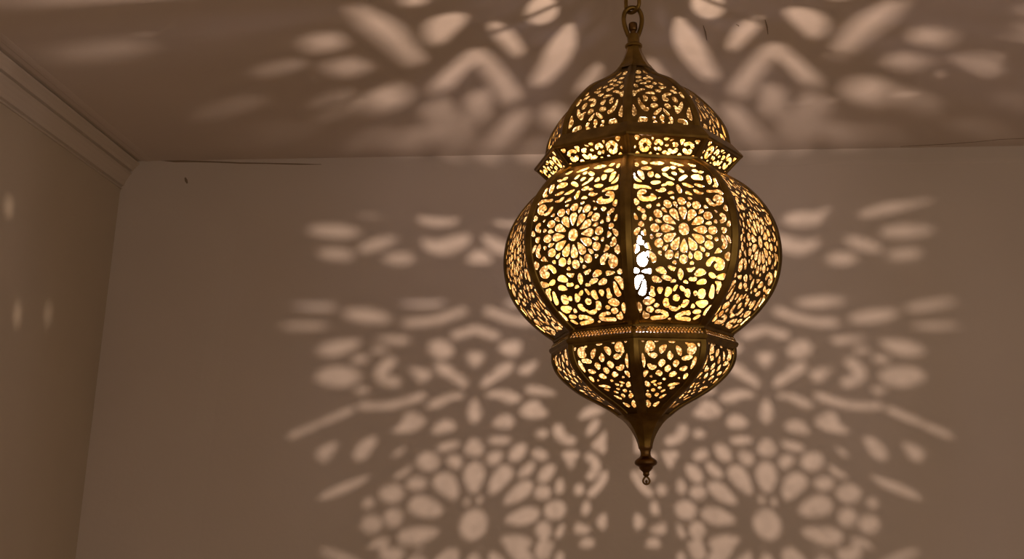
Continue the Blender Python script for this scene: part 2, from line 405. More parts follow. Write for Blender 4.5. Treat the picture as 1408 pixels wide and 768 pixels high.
s_.L([(813, 677), (825, 665), (832, 652)], 5); s_.E(796, 672, 6, 7); s_.P([(802, 689), (809, 687), (812, 704), (799, 708)]); s_.P([(833, 701), (833, 731), (817, 716)], 1); s_.P([(790, 715), (801, 721), (816, 728), (791, 736)]); s_.E(807, 749, 9.5, 10.5)
s_.L([(445, 578), (470, 568), (482, 562)], 4.5); s_.L([(402, 597), (432, 584)], 4.5)
# row thrown through the collar
s_.P([(418, 268), (440, 264), (470, 274), (500, 284), (531, 296), (515, 301), (480, 294), (440, 283), (420, 276)]); s_.E(460, 319, 33, 9, 3); s_.P([(493, 341), (515, 329), (547, 325), (541, 336), (520, 346), (494, 349)]); s_.E(463, 351, 22, 8, 5); s_.E(549, 357, 19, 8)
s_.E(602, 302, 26, 10, 2); s_.E(568, 286, 11, 5, 40); s_.P([(577, 327), (600, 334), (620, 327), (648, 320), (642, 341), (615, 352), (588, 348)]); s_.P([(642, 286), (679, 286), (666, 300), (654, 300)]); s_.P([(637, 363), (654, 344), (666, 346), (681, 363)], 1)
s_.P([(660, 322), (685, 329), (702, 340), (708, 351), (685, 352), (671, 341)]); s_.E(702, 303, 23, 10); s_.E(745, 345, 26, 9); s_.E(760, 310, 24, 9, -5)
ceil = Field()
q = ceil
q.L([(607, 117), (632, 92), (656, 72), (680, 98), (703, 132)], 9.5, 1); q.P([(655, 122), (669, 130), (669, 150), (661, 174), (655, 178), (647, 155), (644, 135)])
q.L([(599, 148), (634, 200)], 10.5); q.L([(711, 163), (676, 206)], 10.5); q.E(568, 191, 28, 10, 5); q.E(528, 133, 31, 18, 5)
q.P([(478, 3), (510, 14), (547, 34), (562, 55), (584, 86), (570, 92), (545, 71), (520, 51), (495, 31)]); q.P([(583, 36), (600, 21), (637, 17), (642, 28), (616, 51), (605, 64), (589, 56)])
q.P([(670, 28), (690, 33), (707, 45), (720, 69), (713, 81), (695, 64), (679, 49)]); q.P([(786, 26), (793, 50), (787, 76), (766, 102), (745, 120), (729, 113), (743, 90), (750, 70), (764, 50)])
q.E(745, 15, 22, 18, -20); q.P([(822, 82), (828, 100), (811, 121), (790, 130), (799, 110)]); q.E(762, 160, 18, 13, 30); q.E(735, 206, 21, 9)
q.E(478, 92, 23, 9, 15); q.E(445, 58, 20, 12, 10); q.E(462, 144, 12, 18, -25); q.E(512, 190, 15, 7); q.E(385, 93, 15, 7); q.E(320, 146, 18, 8); q.E(385, 182, 26, 7, 5); q.E(569, 0, 15, 8)
far = Field()
far.E(141, 69, 36, 12, 3); far.E(12, 286, 4, 10); far.E(36, 350, 2, 14, 6); far.E(66, 430, 2.2, 12, 8); far.E(24, 430, 2, 14, 6)


def shadow_field(x, y, on_ceiling):
    """x, y: where the light through an opening lands, as a picture position"""
    out = np.full(x.shape, -6.0)
    yy = np.where(y > 752, 1436 - y, y)                     # the medallion is symmetrical below its centre
    for mir in (0, 1):
        xw = 1706 - x if mir else x
        xc = 1720 - x + 0.02 * (x - 1050) if mir else x
        yc = y + 8 if mir else y
        side = (x > 852) if mir else (x <= 852)
        a = np.where(y > 752, -6.0, _left.eval(xw, y))
        a = np.maximum(a, med.eval(xw, yy))
        a = np.where(y > 900, _left.eval(xw, yy), a)
        b = ceil.eval(xc, yc)
        v = np.where(on_ceiling, b, a)
        out = np.where(side, np.maximum(out, v), out)
    return np.maximum(out, far.eval(x, y))

# ================================================================ meshing of pierced sheets
def march(G):
    """G > 0 is metal. Returns corner/edge points as (row, col) floats, polygons and wall edges (indices into the points)."""
    nr, nc = G.shape
    cid = np.arange(nr * nc).reshape(nr, nc)
    S = G > 0
    rows, cols = np.meshgrid(np.arange(nr), np.arange(nc), indexing='ij')
    pts = [np.stack([rows.ravel(), cols.ravel()], 1).astype(float)]
    base = nr * nc
    he = np.full((nr, nc - 1), -1); m = S[:, :-1] != S[:, 1:]
    n = m.sum(); he[m] = base + np.arange(n); base += n
    t = G[:, :-1] / (G[:, :-1] - G[:, 1:] + 1e-30)
    pts.append(np.stack([rows[:, :-1][m].astype(float), cols[:, :-1][m] + np.clip(t[m], .02, .98)], 1))
    ve = np.full((nr - 1, nc), -1); m = S[:-1] != S[1:]
    n = m.sum(); ve[m] = base + np.arange(n); base += n
    t = G[:-1] / (G[:-1] - G[1:] + 1e-30)
    pts.append(np.stack([rows[:-1][m] + np.clip(t[m], .02, .98), cols[:-1][m].astype(float)], 1))
    pts = np.concatenate(pts)
    # corners: 0=(r,c) 1=(r,c+1) 2=(r+1,c+1) 3=(r+1,c); edges a=01 b=12 c=32 d=03
    K = {'0': cid[:-1, :-1], '1': cid[:-1, 1:], '2': cid[1:, 1:], '3': cid[1:, :-1],
         'a': he[:-1], 'b': ve[:, 1:], 'c': he[1:], 'd': ve[:, :-1]}
    code = S[:-1, :-1] * 1 + S[:-1, 1:] * 2 + S[1:, 1:] * 4 + S[1:, :-1] * 8
    table = {1: ['0ad'], 2: ['1ba'], 4: ['2cb'], 8: ['3dc'], 3: ['01bd'], 6: ['12ca'], 12: ['23db'], 9: ['30ac'],
             5: ['0ad', '2cb'], 10: ['1ba', '3dc'], 7: ['012cd'], 14: ['123da'], 13: ['230ab'], 11: ['301bc'], 15: ['0123']}
    polys, walls = [], []
    for k, plist in table.items():
        mk = code == k
        if not mk.any():
            continue
        for p in plist:
            polys += np.stack([K[ch][mk] for ch in p], 1).tolist()
            for a, b in zip(p, p[1:] + p[:1]):
                if a in 'abcd' and b in 'abcd':
                    walls.append(np.stack([K[a][mk], K[b][mk]], 1))
    walls = np.concatenate(walls) if walls else np.zeros((0, 2), int)
    return pts, polys, walls


class Panel:
    """one flat-across facet of the lantern between the corner angles ta and tb (degrees from the viewer, to the right)"""
    def __init__(self, P, ta, tb, nc, nr):
        self.P, self.ta, self.tb = P, math.radians(ta), math.radians(tb)
        L = arc(P)
        self.len = L[-1] / PX
        self.T = np.linspace(0, L[-1], nr)
        self.L = L
        self.nc, self.nr = nc, nr
        self.half = np.interp(self.T, L, P[:, 0]) / PX * math.sin((self.tb - self.ta) / 2)
        s = np.linspace(-1, 1, nc)
        self.U = s[None, :] * self.half[:, None]
        self.V = np.repeat(self.T[:, None] / PX, nc, 1)
        self.H = np.repeat(self.half[:, None], nc, 1)
        rr, cc = np.meshgrid(np.arange(nr), np.arange(nc), indexing='ij')
        self.W = to_world(self.local(rr.ravel().astype(float), cc.ravel().astype(float)))

    def local(self, row, col, depth=0.0):
        t = row / (self.nr - 1) * self.L[-1]
        r = np.interp(t, self.L, self.P[:, 0]); z = np.interp(t, self.L, self.P[:, 1])
        e = self.L[-1] * 0.01
        dr = np.interp(np.clip(t + e, 0, self.L[-1]), self.L, self.P[:, 0]) - np.interp(np.clip(t - e, 0, self.L[-1]), self.L, self.P[:, 0])
        dz = np.interp(np.clip(t + e, 0, self.L[-1]), self.L, self.P[:, 1]) - np.interp(np.clip(t - e, 0, self.L[-1]), self.L, self.P[:, 1])
        ca = math.cos((self.tb - self.ta) / 2)
        dr = dr * ca
        n = np.hypot(dr, dz)
        nr_, nz_ = -dz / n, dr / n                          # outward (profiles run downwards)
        s = col / (self.nc - 1)
        x = r * ((1 - s) * math.sin(self.ta) + s * math.sin(self.tb)); y = -r * ((1 - s) * math.cos(self.ta) + s * math.cos(self.tb))
        mid = (self.ta + self.tb) / 2
        x = x - depth * nr_ * math.sin(mid); y = y + depth * nr_ * math.cos(mid); z = z - depth * nz_
        return np.stack([x, y, z], 1)

    def mesh(self, G, thick):
        pts, polys, walls = march(G)
        used = np.zeros(len(pts), bool)
        used[np.unique(np.concatenate([np.array(p) for p in polys]))] = True
        remap = np.cumsum(used) - 1
        pts = pts[used]
        A = self.local(pts[:, 0], pts[:, 1]); B = self.local(pts[:, 0], pts[:, 1], thick)
        n = len(A)
        rm = remap.tolist()
        front = [[rm[i] for i in p][::-1] for p in polys]
        back = [[rm[i] + n for i in p] for p in polys]
        w = remap[walls]
        ends = np.unique(w); wid = np.full(n, -1); wid[ends] = np.arange(len(ends)) + 2 * n
        k = len(ends)
        side = np.stack([wid[w[:, 0]], wid[w[:, 1]], wid[w[:, 1]] + k, wid[w[:, 0]] + k], 1).tolist()
        V = np.concatenate([A, B, A[ends], B[ends]])
        return V, front + back + side


# ================================================================ Blender side
import bpy
import bmesh
import random
from mathutils import Vector, Matrix

random.seed(7)
scene = bpy.context.scene
COL = scene.collection


def new_mat(name):
    m = bpy.data.materials.new(name); m.use_nodes = True
    nt = m.node_tree; nt.nodes.clear()
    out = nt.nodes.new('ShaderNodeOutputMaterial')
    return m, nt, out


def link(nt, a, ao, b, bi):
    nt.links.new(a.outputs[ao], b.inputs[bi])


def plaster(name, c1, c2, bump=0.15):
    m, nt, out = new_mat(name)
    b = nt.nodes.new('ShaderNodeBsdfPrincipled'); b.inputs['Roughness'].default_value = 0.85
    b.inputs['Specular IOR Level'].default_value = 0.15
    tc = nt.nodes.new('ShaderNodeTexCoord')
    n1 = nt.nodes.new('ShaderNodeTexNoise'); n1.inputs['Scale'].default_value = 1.7; n1.inputs['Detail'].default_value = 5
    n2 = nt.nodes.new('ShaderNodeTexNoise'); n2.inputs['Scale'].default_value = 55; n2.inputs['Detail'].default_value = 4
    cr = nt.nodes.new('ShaderNodeValToRGB')
    cr.color_ramp.elements[0].position = 0.35; cr.color_ramp.elements[0].color = (*c1, 1)
    cr.color_ramp.elements[1].position = 0.68; cr.color_ramp.elements[1].color = (*c2, 1)
    bp = nt.nodes.new('ShaderNodeBump'); bp.inputs['Strength'].default_value = bump; bp.inputs['Distance'].default_value = 0.004
    link(nt, tc, 'Object', n1, 'Vector'); link(nt, tc, 'Object', n2, 'Vector')
    link(nt, n1, 'Fac', cr, 'Fac'); link(nt, cr, 'Color', b, 'Base Color')
    link(nt, n2, 'Fac', bp, 'Height'); link(nt, bp, 'Normal', b, 'Normal'); link(nt, b, 'BSDF', out, 'Surface')
    return m


def metal(name, c1, c2, rough=0.42, met=1.0):
    m, nt, out = new_mat(name)
    b = nt.nodes.new('ShaderNodeBsdfPrincipled'); b.inputs['Metallic'].default_value = met
    tc = nt.nodes.new('ShaderNodeTexCoord')
    n1 = nt.nodes.new('ShaderNodeTexNoise'); n1.inputs['Scale'].default_value = 28; n1.inputs['Detail'].default_value = 6
    cr = nt.nodes.new('ShaderNodeValToRGB')
    cr.color_ramp.elements[0].position = 0.38; cr.color_ramp.elements[0].color = (*c1, 1)
    cr.color_ramp.elements[1].position = 0.66; cr.color_ramp.elements[1].color = (*c2, 1)
    mr = nt.nodes.new('ShaderNodeMapRange'); mr.inputs['To Min'].default_value = rough - .08; mr.inputs['To Max'].default_value = rough + .12
    n2 = nt.nodes.new('ShaderNodeTexNoise'); n2.inputs['Scale'].default_value = 260; n2.inputs['Detail'].default_value = 3
    bp = nt.nodes.new('ShaderNodeBump'); bp.inputs['Strength'].default_value = 0.12; bp.inputs['Distance'].default_value = 0.001
    link(nt, tc, 'Object', n1, 'Vector'); link(nt, tc, 'Object', n2, 'Vector')
    link(nt, n1, 'Fac', cr, 'Fac'); link(nt, cr, 'Color', b, 'Base Color')
    link(nt, n1, 'Fac', mr, 'Value'); link(nt, mr, 'Result', b, 'Roughness')
    link(nt, n2, 'Fac', bp, 'Height'); link(nt, bp, 'Normal', b, 'Normal'); link(nt, b, 'BSDF', out, 'Surface')
    return m


def plain(name, col, rough=0.9):
    m, nt, out = new_mat(name)
    b = nt.nodes.new('ShaderNodeBsdfPrincipled'); b.inputs['Base Color'].default_value = (*col, 1); b.inputs['Roughness'].default_value = rough
    n = nt.nodes.new('ShaderNodeTexNoise'); n.inputs['Scale'].default_value = 90
    bp = nt.nodes.new('ShaderNodeBump'); bp.inputs['Strength'].default_value = 0.2; bp.inputs['Distance'].default_value = 0.001
    link(nt, n, 'Fac', bp, 'Height'); link(nt, bp, 'Normal', b, 'Normal'); link(nt, b, 'BSDF', out, 'Surface')
    return m


def seeded_glass(name, thr, tint=(1.0, .93, .84), gl=1.0):
    """thin amber glass lining: clear enough to throw the pattern, mottled enough to glow"""
    m, nt, out = new_mat(name)
    tc = nt.nodes.new('ShaderNodeTexCoord')
    vo = nt.nodes.new('ShaderNodeTexVoronoi'); vo.inputs['Scale'].default_value = 190
    no = nt.nodes.new('ShaderNodeTexNoise'); no.inputs['Scale'].default_value = 60; no.inputs['Detail'].default_value = 4
    cr = nt.nodes.new('ShaderNodeValToRGB'); e = cr.color_ramp.elements
    e[0].position = 0.12; e[0].color = (0.36 * gl, 0.27 * gl, 0.125 * gl, 1)
    e[1].position = 0.72; e[1].color = (0.10 * gl, 0.056 * gl, 0.012 * gl, 1)
    mx = nt.nodes.new('ShaderNodeMix'); mx.data_type = 'RGBA'; mx.blend_type = 'MULTIPLY'; mx.inputs['Factor'].default_value = 0.7
    cr2 = nt.nodes.new('ShaderNodeValToRGB'); e = cr2.color_ramp.elements
    e[0].position = 0.36; e[0].color = (0.55, 0.42, 0.26, 1); e[1].position = 0.6; e[1].color = (1, 1, 1, 1)
    tl = nt.nodes.new('ShaderNodeBsdfTranslucent'); tr = nt.nodes.new('ShaderNodeBsdfTransparent')
    tr.inputs['Color'].default_value = (*tint, 1)
    mix = nt.nodes.new('ShaderNodeMixShader')
    mf = nt.nodes.new('ShaderNodeMapRange'); mf.inputs['From Min'].default_value = .15; mf.inputs['From Max'].default_value = .55
    mf.inputs['To Min'].default_value = thr - .16; mf.inputs['To Max'].default_value = thr + .10
    link(nt, vo, 'Distance', mf, 'Value'); link(nt, mf, 'Result', mix, 'Fac')
    bp = nt.nodes.new('ShaderNodeBump'); bp.inputs['Strength'].default_value = 0.5; bp.inputs['Distance'].default_value = 0.002
    link(nt, tc, 'Object', vo, 'Vector'); link(nt, tc, 'Object', no, 'Vector')
    link(nt, vo, 'Distance', cr, 'Fac'); link(nt, no, 'Fac', cr2, 'Fac')
    link(nt, cr, 'Color', mx, 6); link(nt, cr2, 'Color', mx, 7); link(nt, mx, 2, tl, 'Color')
    link(nt, vo, 'Distance', bp, 'Height'); link(nt, bp, 'Normal', tl, 'Normal')
    link(nt, tl, 'BSDF', mix, 1); link(nt, tr, 'BSDF', mix, 2); link(nt, mix, 'Shader', out, 'Surface')
    return m


def even_ceiling_light(m, z0, z1, top):
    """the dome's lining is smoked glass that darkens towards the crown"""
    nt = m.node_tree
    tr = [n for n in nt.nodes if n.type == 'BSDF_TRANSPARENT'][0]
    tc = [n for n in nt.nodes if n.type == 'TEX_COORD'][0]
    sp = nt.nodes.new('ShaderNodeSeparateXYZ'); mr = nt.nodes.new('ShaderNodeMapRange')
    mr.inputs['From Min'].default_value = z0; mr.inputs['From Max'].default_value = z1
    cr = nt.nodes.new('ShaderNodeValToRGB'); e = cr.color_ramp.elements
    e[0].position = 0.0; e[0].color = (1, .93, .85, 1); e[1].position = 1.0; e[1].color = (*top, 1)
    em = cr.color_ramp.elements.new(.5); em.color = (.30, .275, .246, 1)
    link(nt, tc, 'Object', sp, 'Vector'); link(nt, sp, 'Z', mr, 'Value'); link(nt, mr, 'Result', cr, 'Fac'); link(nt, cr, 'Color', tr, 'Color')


def lit_glass(name, col, strength, clear):
    m, nt, out = new_mat(name)
    em = nt.nodes.new('ShaderNodeEmission'); em.inputs['Color'].default_value = (*col, 1); em.inputs['Strength'].default_value = strength
    tr = nt.nodes.new('ShaderNodeBsdfTransparent'); mix = nt.nodes.new('ShaderNodeMixShader'); mix.inputs['Fac'].default_value = clear
    link(nt, em, 'Emission', mix, 1); link(nt, tr, 'BSDF', mix, 2); link(nt, mix, 'Shader', out, 'Surface')
    return m


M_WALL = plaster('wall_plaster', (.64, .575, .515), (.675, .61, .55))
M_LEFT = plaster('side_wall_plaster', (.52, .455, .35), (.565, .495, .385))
M_CEIL = plaster('ceiling_plaster', (.68, .61, .545), (.72, .645, .58))
M_TRIM = plaster('cornice_plaster', (.58, .51, .43), (.62, .55, .46), .08)
M_FLOOR = plaster('floor_boards', (.36, .26, .19), (.46, .34, .25), .1)
M_BRASS = metal('aged_brass', (.13, .078, .02), (.22, .135, .036), .45)
M_RIB = metal('worn_brass', (.16, .10, .024), (.27, .175, .046), .38)
M_DARK = metal('dark_bronze', (.12, .065, .022), (.24, .14, .05), .36)
M_STEEL = metal('dull_steel', (.12, .11, .10), (.22, .20, .18), .4)
M_GLASS = seeded_glass('seeded_amber_glass', .62)
M_GLASS_TOP = seeded_glass('light_graded_amber_glass', .74, (.72, .66, .58), .28)  # dome glass colour lowered to offset the strong lamp light near it
even_ceiling_light(M_GLASS_TOP, zy(198), zy(140), (.13, .12, .105))
M_GLASS_LOW = seeded_glass('brightened_amber_glass', .55, (1.0, .93, .84), 2.1)  # paler colour on band and bowl makes up for weaker lamp light there
M_CRACK = plain('crack_dirt', (.27, .205, .14))
M_MIRROR = metal('polished_steel', (.42, .40, .37), (.48, .46, .43), .10)
M_MIRROR.node_tree.nodes['Bump'].inputs['Strength'].default_value = 0.0
M_PORC = plain('white_porcelain', (.6, .57, .52), .35)
M_FIL = lit_glass('lit_capsule_glass', (1.0, .86, .66), 2.0, 0.9)
M_BULB = lit_glass('lit_bulb_glass', (1.0, .87, 1.14), BULB_L, 0.2)


def mesh_obj(name, verts, faces, mat, parent=None, smooth=True, origin=None):
    v = np.asarray(verts, float)
    me = bpy.data.meshes.new(name)
    if origin is not None:
        v = v - np.asarray(origin)
    me.from_pydata(v.tolist(), [], faces)
    me.materials.append(mat)
    if smooth:
        me.polygons.foreach_set('use_smooth', [True] * len(me.polygons))
    me.update()
    o = bpy.data.objects.new(name, me)
    COL.objects.link(o)
    if parent is not None:
        o.parent = parent
    if origin is not None:
        o.location = Vector(origin)
    return o


def auto_sharp(o, deg=35):
    me = o.data
    bm = bmesh.new(); bm.from_mesh(me)
    for e in bm.edges:
        if len(e.link_faces) == 2 and e.calc_face_angle(0) > math.radians(deg):
            e.smooth = False
    bmesh.ops.recalc_face_normals(bm, faces=bm.faces)
    bm.to_mesh(me); bm.free()


def structure(o, label=None):
    o['kind'] = 'structure'
    if label:
        o['label'] = label
    return o


ANG = [-95, -50, -5, 40, 85, REAR[0], REAR[1], REAR[2]]      # corner angles of the eight-sided lantern


def sweep8(prof_rz, closed=True, angles=None):
    """sweeps a profile of (r, z) round the eight corners"""
    angles = angles or ANG
    n = len(prof_rz); V, Fc = [], []
    for a in angles:
        t = math.radians(a)
        for r, z in prof_rz:
            V.append((r * math.sin(t), -r * math.cos(t), z))
    k = len(angles)
    for i in range(k):
        j = (i + 1) % k
        for p in range(n if closed else n - 1):
            q = (p + 1) % n
            Fc.append([i * n + p, i * n + q, j * n + q, j * n + p])
    return V, Fc


def lathe(prof_rz, seg=32):
    return sweep8(prof_rz, False, [360 * i / seg for i in range(seg)])


def row(y, h):
    return (h * PX, zy(y))


# ---------------------------------------------------------------- the room
cw, _c1 = None, None


def on_wall(x, y):
    q_ = ray(x, y); return CAM + q_ * WALL_Y / q_[1]


p1, p2 = on_wall(166, 258), on_wall(104, 768)                 # the corner between side wall and back wall, a little out of plumb
SLOPE = (p1[0] - p2[0]) / (p1[2] - p2[2])


def left_x(z):
    return p1[0] + SLOPE * (z - p1[2])


def box_from(name, corners, mat, **k):
    f = [[0, 1, 2, 3], [7, 6, 5, 4], [0, 4, 5, 1], [1, 5, 6, 2], [2, 6, 7, 3], [3, 7, 4, 0]]
    o = mesh_obj(name, corners, f, mat, smooth=False, **k)
    auto_sharp(o)
    return o


XR, YF, T = 3.4, -1.6, 0.12
x0, x1 = left_x(0), left_x(CEIL_Z)
structure(box_from('wall_back', [(x0 - T, WALL_Y, 0), (XR, WALL_Y, 0), (XR, WALL_Y, CEIL_Z), (x1 - T, WALL_Y, CEIL_Z),
                                 (x0 - T, WALL_Y + T, 0), (XR, WALL_Y + T, 0), (XR, WALL_Y + T, CEIL_Z), (x1 - T, WALL_Y + T, CEIL_Z)], M_WALL),
          'warm grey plaster wall behind the lantern')
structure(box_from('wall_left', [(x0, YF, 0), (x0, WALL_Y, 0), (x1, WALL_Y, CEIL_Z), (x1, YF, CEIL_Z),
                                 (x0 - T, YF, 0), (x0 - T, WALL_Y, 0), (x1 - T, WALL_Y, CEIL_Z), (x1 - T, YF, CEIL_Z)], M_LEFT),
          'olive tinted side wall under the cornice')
structure(box_from('ceiling', [(x1 - T, YF, CEIL_Z), (XR, YF, CEIL_Z), (XR, WALL_Y + T, CEIL_Z), (x1 - T, WALL_Y + T, CEIL_Z),
                               (x1 - T, YF, CEIL_Z + T), (XR, YF, CEIL_Z + T), (XR, WALL_Y + T, CEIL_Z + T), (x1 - T, WALL_Y + T, CEIL_Z + T)], M_CEIL),
          'plain plaster ceiling')
structure(box_from('wall_front_blocker', [(x0 - T, YF - T, 0), (-.35, YF - T, 0), (-.35, YF - T, CEIL_Z), (x1 - T, YF - T, CEIL_Z),
                                  (x0 - T, YF, 0), (-.35, YF, 0), (-.35, YF, CEIL_Z), (x1 - T, YF, CEIL_Z)], M_WALL), 'added wall opposite, unseen, keeps light off the left side')  # partial wall put in behind the camera to darken the left of the room
structure(box_from('wall_right_blocker', [(XR, 1.0, 0), (XR, WALL_Y + T, 0), (XR, WALL_Y + T, CEIL_Z), (XR, 1.0, CEIL_Z),
                                  (XR + T, 1.0, 0), (XR + T, WALL_Y + T, 0), (XR + T, WALL_Y + T, CEIL_Z), (XR + T, 1.0, CEIL_Z)], M_WALL), 'added wall on the right, outside the picture, dims the back wall')  # unseen wall put in to darken the right end of the back wall
structure(box_from('floor', [(x0 - T, YF, -T), (XR, YF, -T), (XR, WALL_Y + T, -T), (x0 - T, WALL_Y + T, -T),
                             (x0 - T, YF, 0), (XR, YF, 0), (XR, WALL_Y + T, 0), (x0 - T, WALL_Y + T, 0)], M_FLOOR), 'brown floor')

# moulded cornice along the side wall
pr = [(0.0, -.098), (.005, -.098), (.006, -.095), (.0015, -.0935), (.0015, -.0895), (.010, -.087), (.013, -.076), (.019, -.062), (.027, -.050), (.033, -.044), (.026, -.041), (.026, -.037),
      (.036, -.035), (.041, -.026), (.049, -.018), (.055, -.013), (.056, -.008), (.046, -.006), (.046, -.0015), (.060, 0.0), (0.0, 0.0)]
V, Fc = [], []
for yy in (YF, WALL_Y):
    for dx, dz in pr:
        V.append((left_x(CEIL_Z + dz) + dx, yy, CEIL_Z + dz))
n = len(pr)
Fc = [[i, (i + 1) % n, n + (i + 1) % n, n + i] for i in range(n)] + [list(range(n)), list(range(2 * n - 1, n - 1, -1))]
o = mesh_obj('trim_1', V, Fc, M_TRIM, smooth=False); auto_sharp(o); structure(o, 'moulded plaster cornice along the side wall')
# thin fillet on the ceiling beside the cornice
V = []
for yy in (YF, WALL_Y):
    for dx, dz in ((.076, 0), (.080, -.0015), (.092, -.0015), (.104, -.0004), (.104, 0)):
        V.append((x1 + dx, yy, CEIL_Z + dz))
Fc = [[i, (i + 1) % 5, 5 + (i + 1) % 5, 5 + i] for i in range(5)] + [[0, 1, 2, 3, 4], [9, 8, 7, 6, 5]]
o = mesh_obj('trim_2', V, Fc, M_CEIL, smooth=False); auto_sharp(o); structure(o, 'thin fillet on the ceiling beside the cornice')
# shallow boxed-out strip of wall in the corner and a narrow band under the ceiling
a_, b_, c_, d_ = on_wall(312, 236), on_wall(246, 768), p2, p1
sl2 = (a_[0] - b_[0]) / (a_[2] - b_[2])
zt, zb = float(on_wall(290, 262)[2]), 0.0
V = []
for z in (zb, zt):
    xa, xb = left_x(z), b_[0] + sl2 * (z - b_[2])
    V += [(xa, WALL_Y, z), (xa, WALL_Y - .003, z), (xb, WALL_Y - .003, z), (xb + .06, WALL_Y, z)]
Fc = [[0, 1, 2, 3], [7, 6, 5, 4], [0, 4, 5, 1], [1, 5, 6, 2], [2, 6, 7, 3], [3, 7, 4, 0]]
o = mesh_obj('trim_3', V, Fc, M_WALL, smooth=False); auto_sharp(o); structure(o, 'shallow plastered strip of wall in the corner')
zt2 = CEIL_Z
xa = on_wall(905, 230)[0]
V = [(x, WALL_Y - dy, zt2 - dz) for x in (xa, XR) for dy, dz in ((0, 0), (.003, 0), (.003, .040), (.002, .050), (0, .056))]
Fc = [[i, (i + 1) % 5, 5 + (i + 1) % 5, 5 + i] for i in range(5)] + [[0, 1, 2, 3, 4], [9, 8, 7, 6, 5]]
o = mesh_obj('trim_4', V, Fc, M_WALL, smooth=False); auto_sharp(o); structure(o, 'narrow plaster band where back wall meets ceiling')


def sliver(name, pts, widths, on_ceil, parent_name):
    """a crack or scrape that follows the plaster: a thin ridge of dirt a millimetre proud"""
    V = []
    for (x, y), w in zip(pts, widths):
        q_ = ray(x, y)
        if on_ceil:
            P0 = CAM + q_ * (CEIL_Z - CAM[2]) / q_[2]; nrm = np.array([0, 0, -1.0])
        else:
            P0 = CAM + q_ * WALL_Y / q_[1]; nrm = np.array([0, -1.0, 0])
        V.append(P0)
    V = np.array(V)
    out = []
    for i, P0 in enumerate(V):
        t = V[min(i + 1, len(V) - 1)] - V[max(i - 1, 0)]; t /= np.linalg.norm(t)
        b = np.cross(t, nrm); w = widths[i] * .0023 / 2
        out += [P0 + b * w, P0 + nrm * .0012, P0 - b * w, P0 - nrm * .004]
    n_ = len(V)
    f = []
    for i in range(n_ - 1):
        for k in range(4):
            f.append([i * 4 + k, i * 4 + (k + 1) % 4, (i + 1) * 4 + (k + 1) % 4, (i + 1) * 4 + k])
    f += [[0, 1, 2, 3], [(n_ - 1) * 4 + k for k in (3, 2, 1, 0)]]
    o = mesh_obj(name, out, f, M_CRACK, bpy.data.objects[parent_name], smooth=False)
    auto_sharp(o)
    return o


sliver('crack', [(206, 216.5), (222, 219.5), (240, 221.5), (270, 221.8), (300, 222.6), (330, 224), (370, 224.5), (410, 225.5), (442, 226)], [1.5, 3.2, 3.4, 2.6, 2.2, 2.2, 1.8, 2.2, .6], False, 'wall_back')
sliver('crack', [(1238, 201), (1262, 200), (1300, 198), (1340, 195), (1375, 191.5), (1408, 190), (1440, 188)], [.8, 2.2, 1.8, 1.6, 2.2, 1.6, 1.2], True, 'ceiling')
sliver('scrape', [(254.5, 244), (256, 248), (257.5, 252)], [2.2, 4.4, 2.0], False, 'wall_back')
sliver('scrape', [(967, 35), (970, 44), (972, 55)], [.8, 1.7, .6], True, 'ceiling')
sliver('scrape', [(1052, 27), (1054.5, 36), (1056, 47)], [.8, 1.6, .6], True, 'ceiling')
sliver('scrape', [(1012, 33.5), (1014.5, 34.5), (1016, 36)], [.8, 1.6, .8], True, 'ceiling')

# ---------------------------------------------------------------- the lantern
root = bpy.data.objects.new('pendant_lantern', None); COL.objects.link(root)
root.empty_display_size = .1
Mroot = Matrix(((AX_X[0], AX_Y[0], AX_Z[0], ORG[0]), (AX_X[1], AX_Y[1], AX_Z[1], ORG[1]), (AX_X[2], AX_Y[2], AX_Z[2], ORG[2]), (0, 0, 0, 1)))
root.matrix_world = Mroot
root['label'] = 'pierced brass hanging lantern with an onion dome, lit amber from within'
root['category'] = 'lantern'

LAMP_L = np.array([LAMP_X * PX, 0.0, zy(LAMP_ROW)])                 # the upper lamp's filament
LAMP_W = to_world(LAMP_L[None, :])[0]
UP_W = to_world(np.array([[LAMP_X * PX, 0.0, zy(UP_ROW)]]))[0]              # the added upper lamp's


def landing(Wp, LAMP_W):
    """where light leaving the lamp through the points Wp lands, as picture positions; True where that is the ceiling"""
    v = Wp - LAMP_W
    with np.errstate(divide='ignore', invalid='ignore'):
        tw = np.where(v[:, 1] > 1e-6, (WALL_Y - LAMP_W[1]) / v[:, 1], 1e9)
        tc = np.where(v[:, 2] > 1e-6, (CEIL_Z - LAMP_W[2]) / v[:, 2], 1e9)
        dn = v[:, 0] - SLOPE * v[:, 2]
        tl = np.where(dn < -1e-6, (left_x(LAMP_W[2]) - LAMP_W[0]) / dn, 1e9)
    t = np.minimum(np.minimum(tw, tc), tl)
    hit = LAMP_W + v * np.minimum(t, 50)[:, None]
    x, y, z = project(hit)
    ok = (z > .3) & (x > -12) & (x < 1420) & (y > -8) & (t < 50)
    return x, y, (tc <= tw) & (tc <= tl), ok


def read_front(panel, field):
    x, y, z = project(panel.W)
    return field.eval(x, y).reshape(panel.nr, panel.nc), x.reshape(panel.nr, panel.nc), y.reshape(panel.nr, panel.nc)


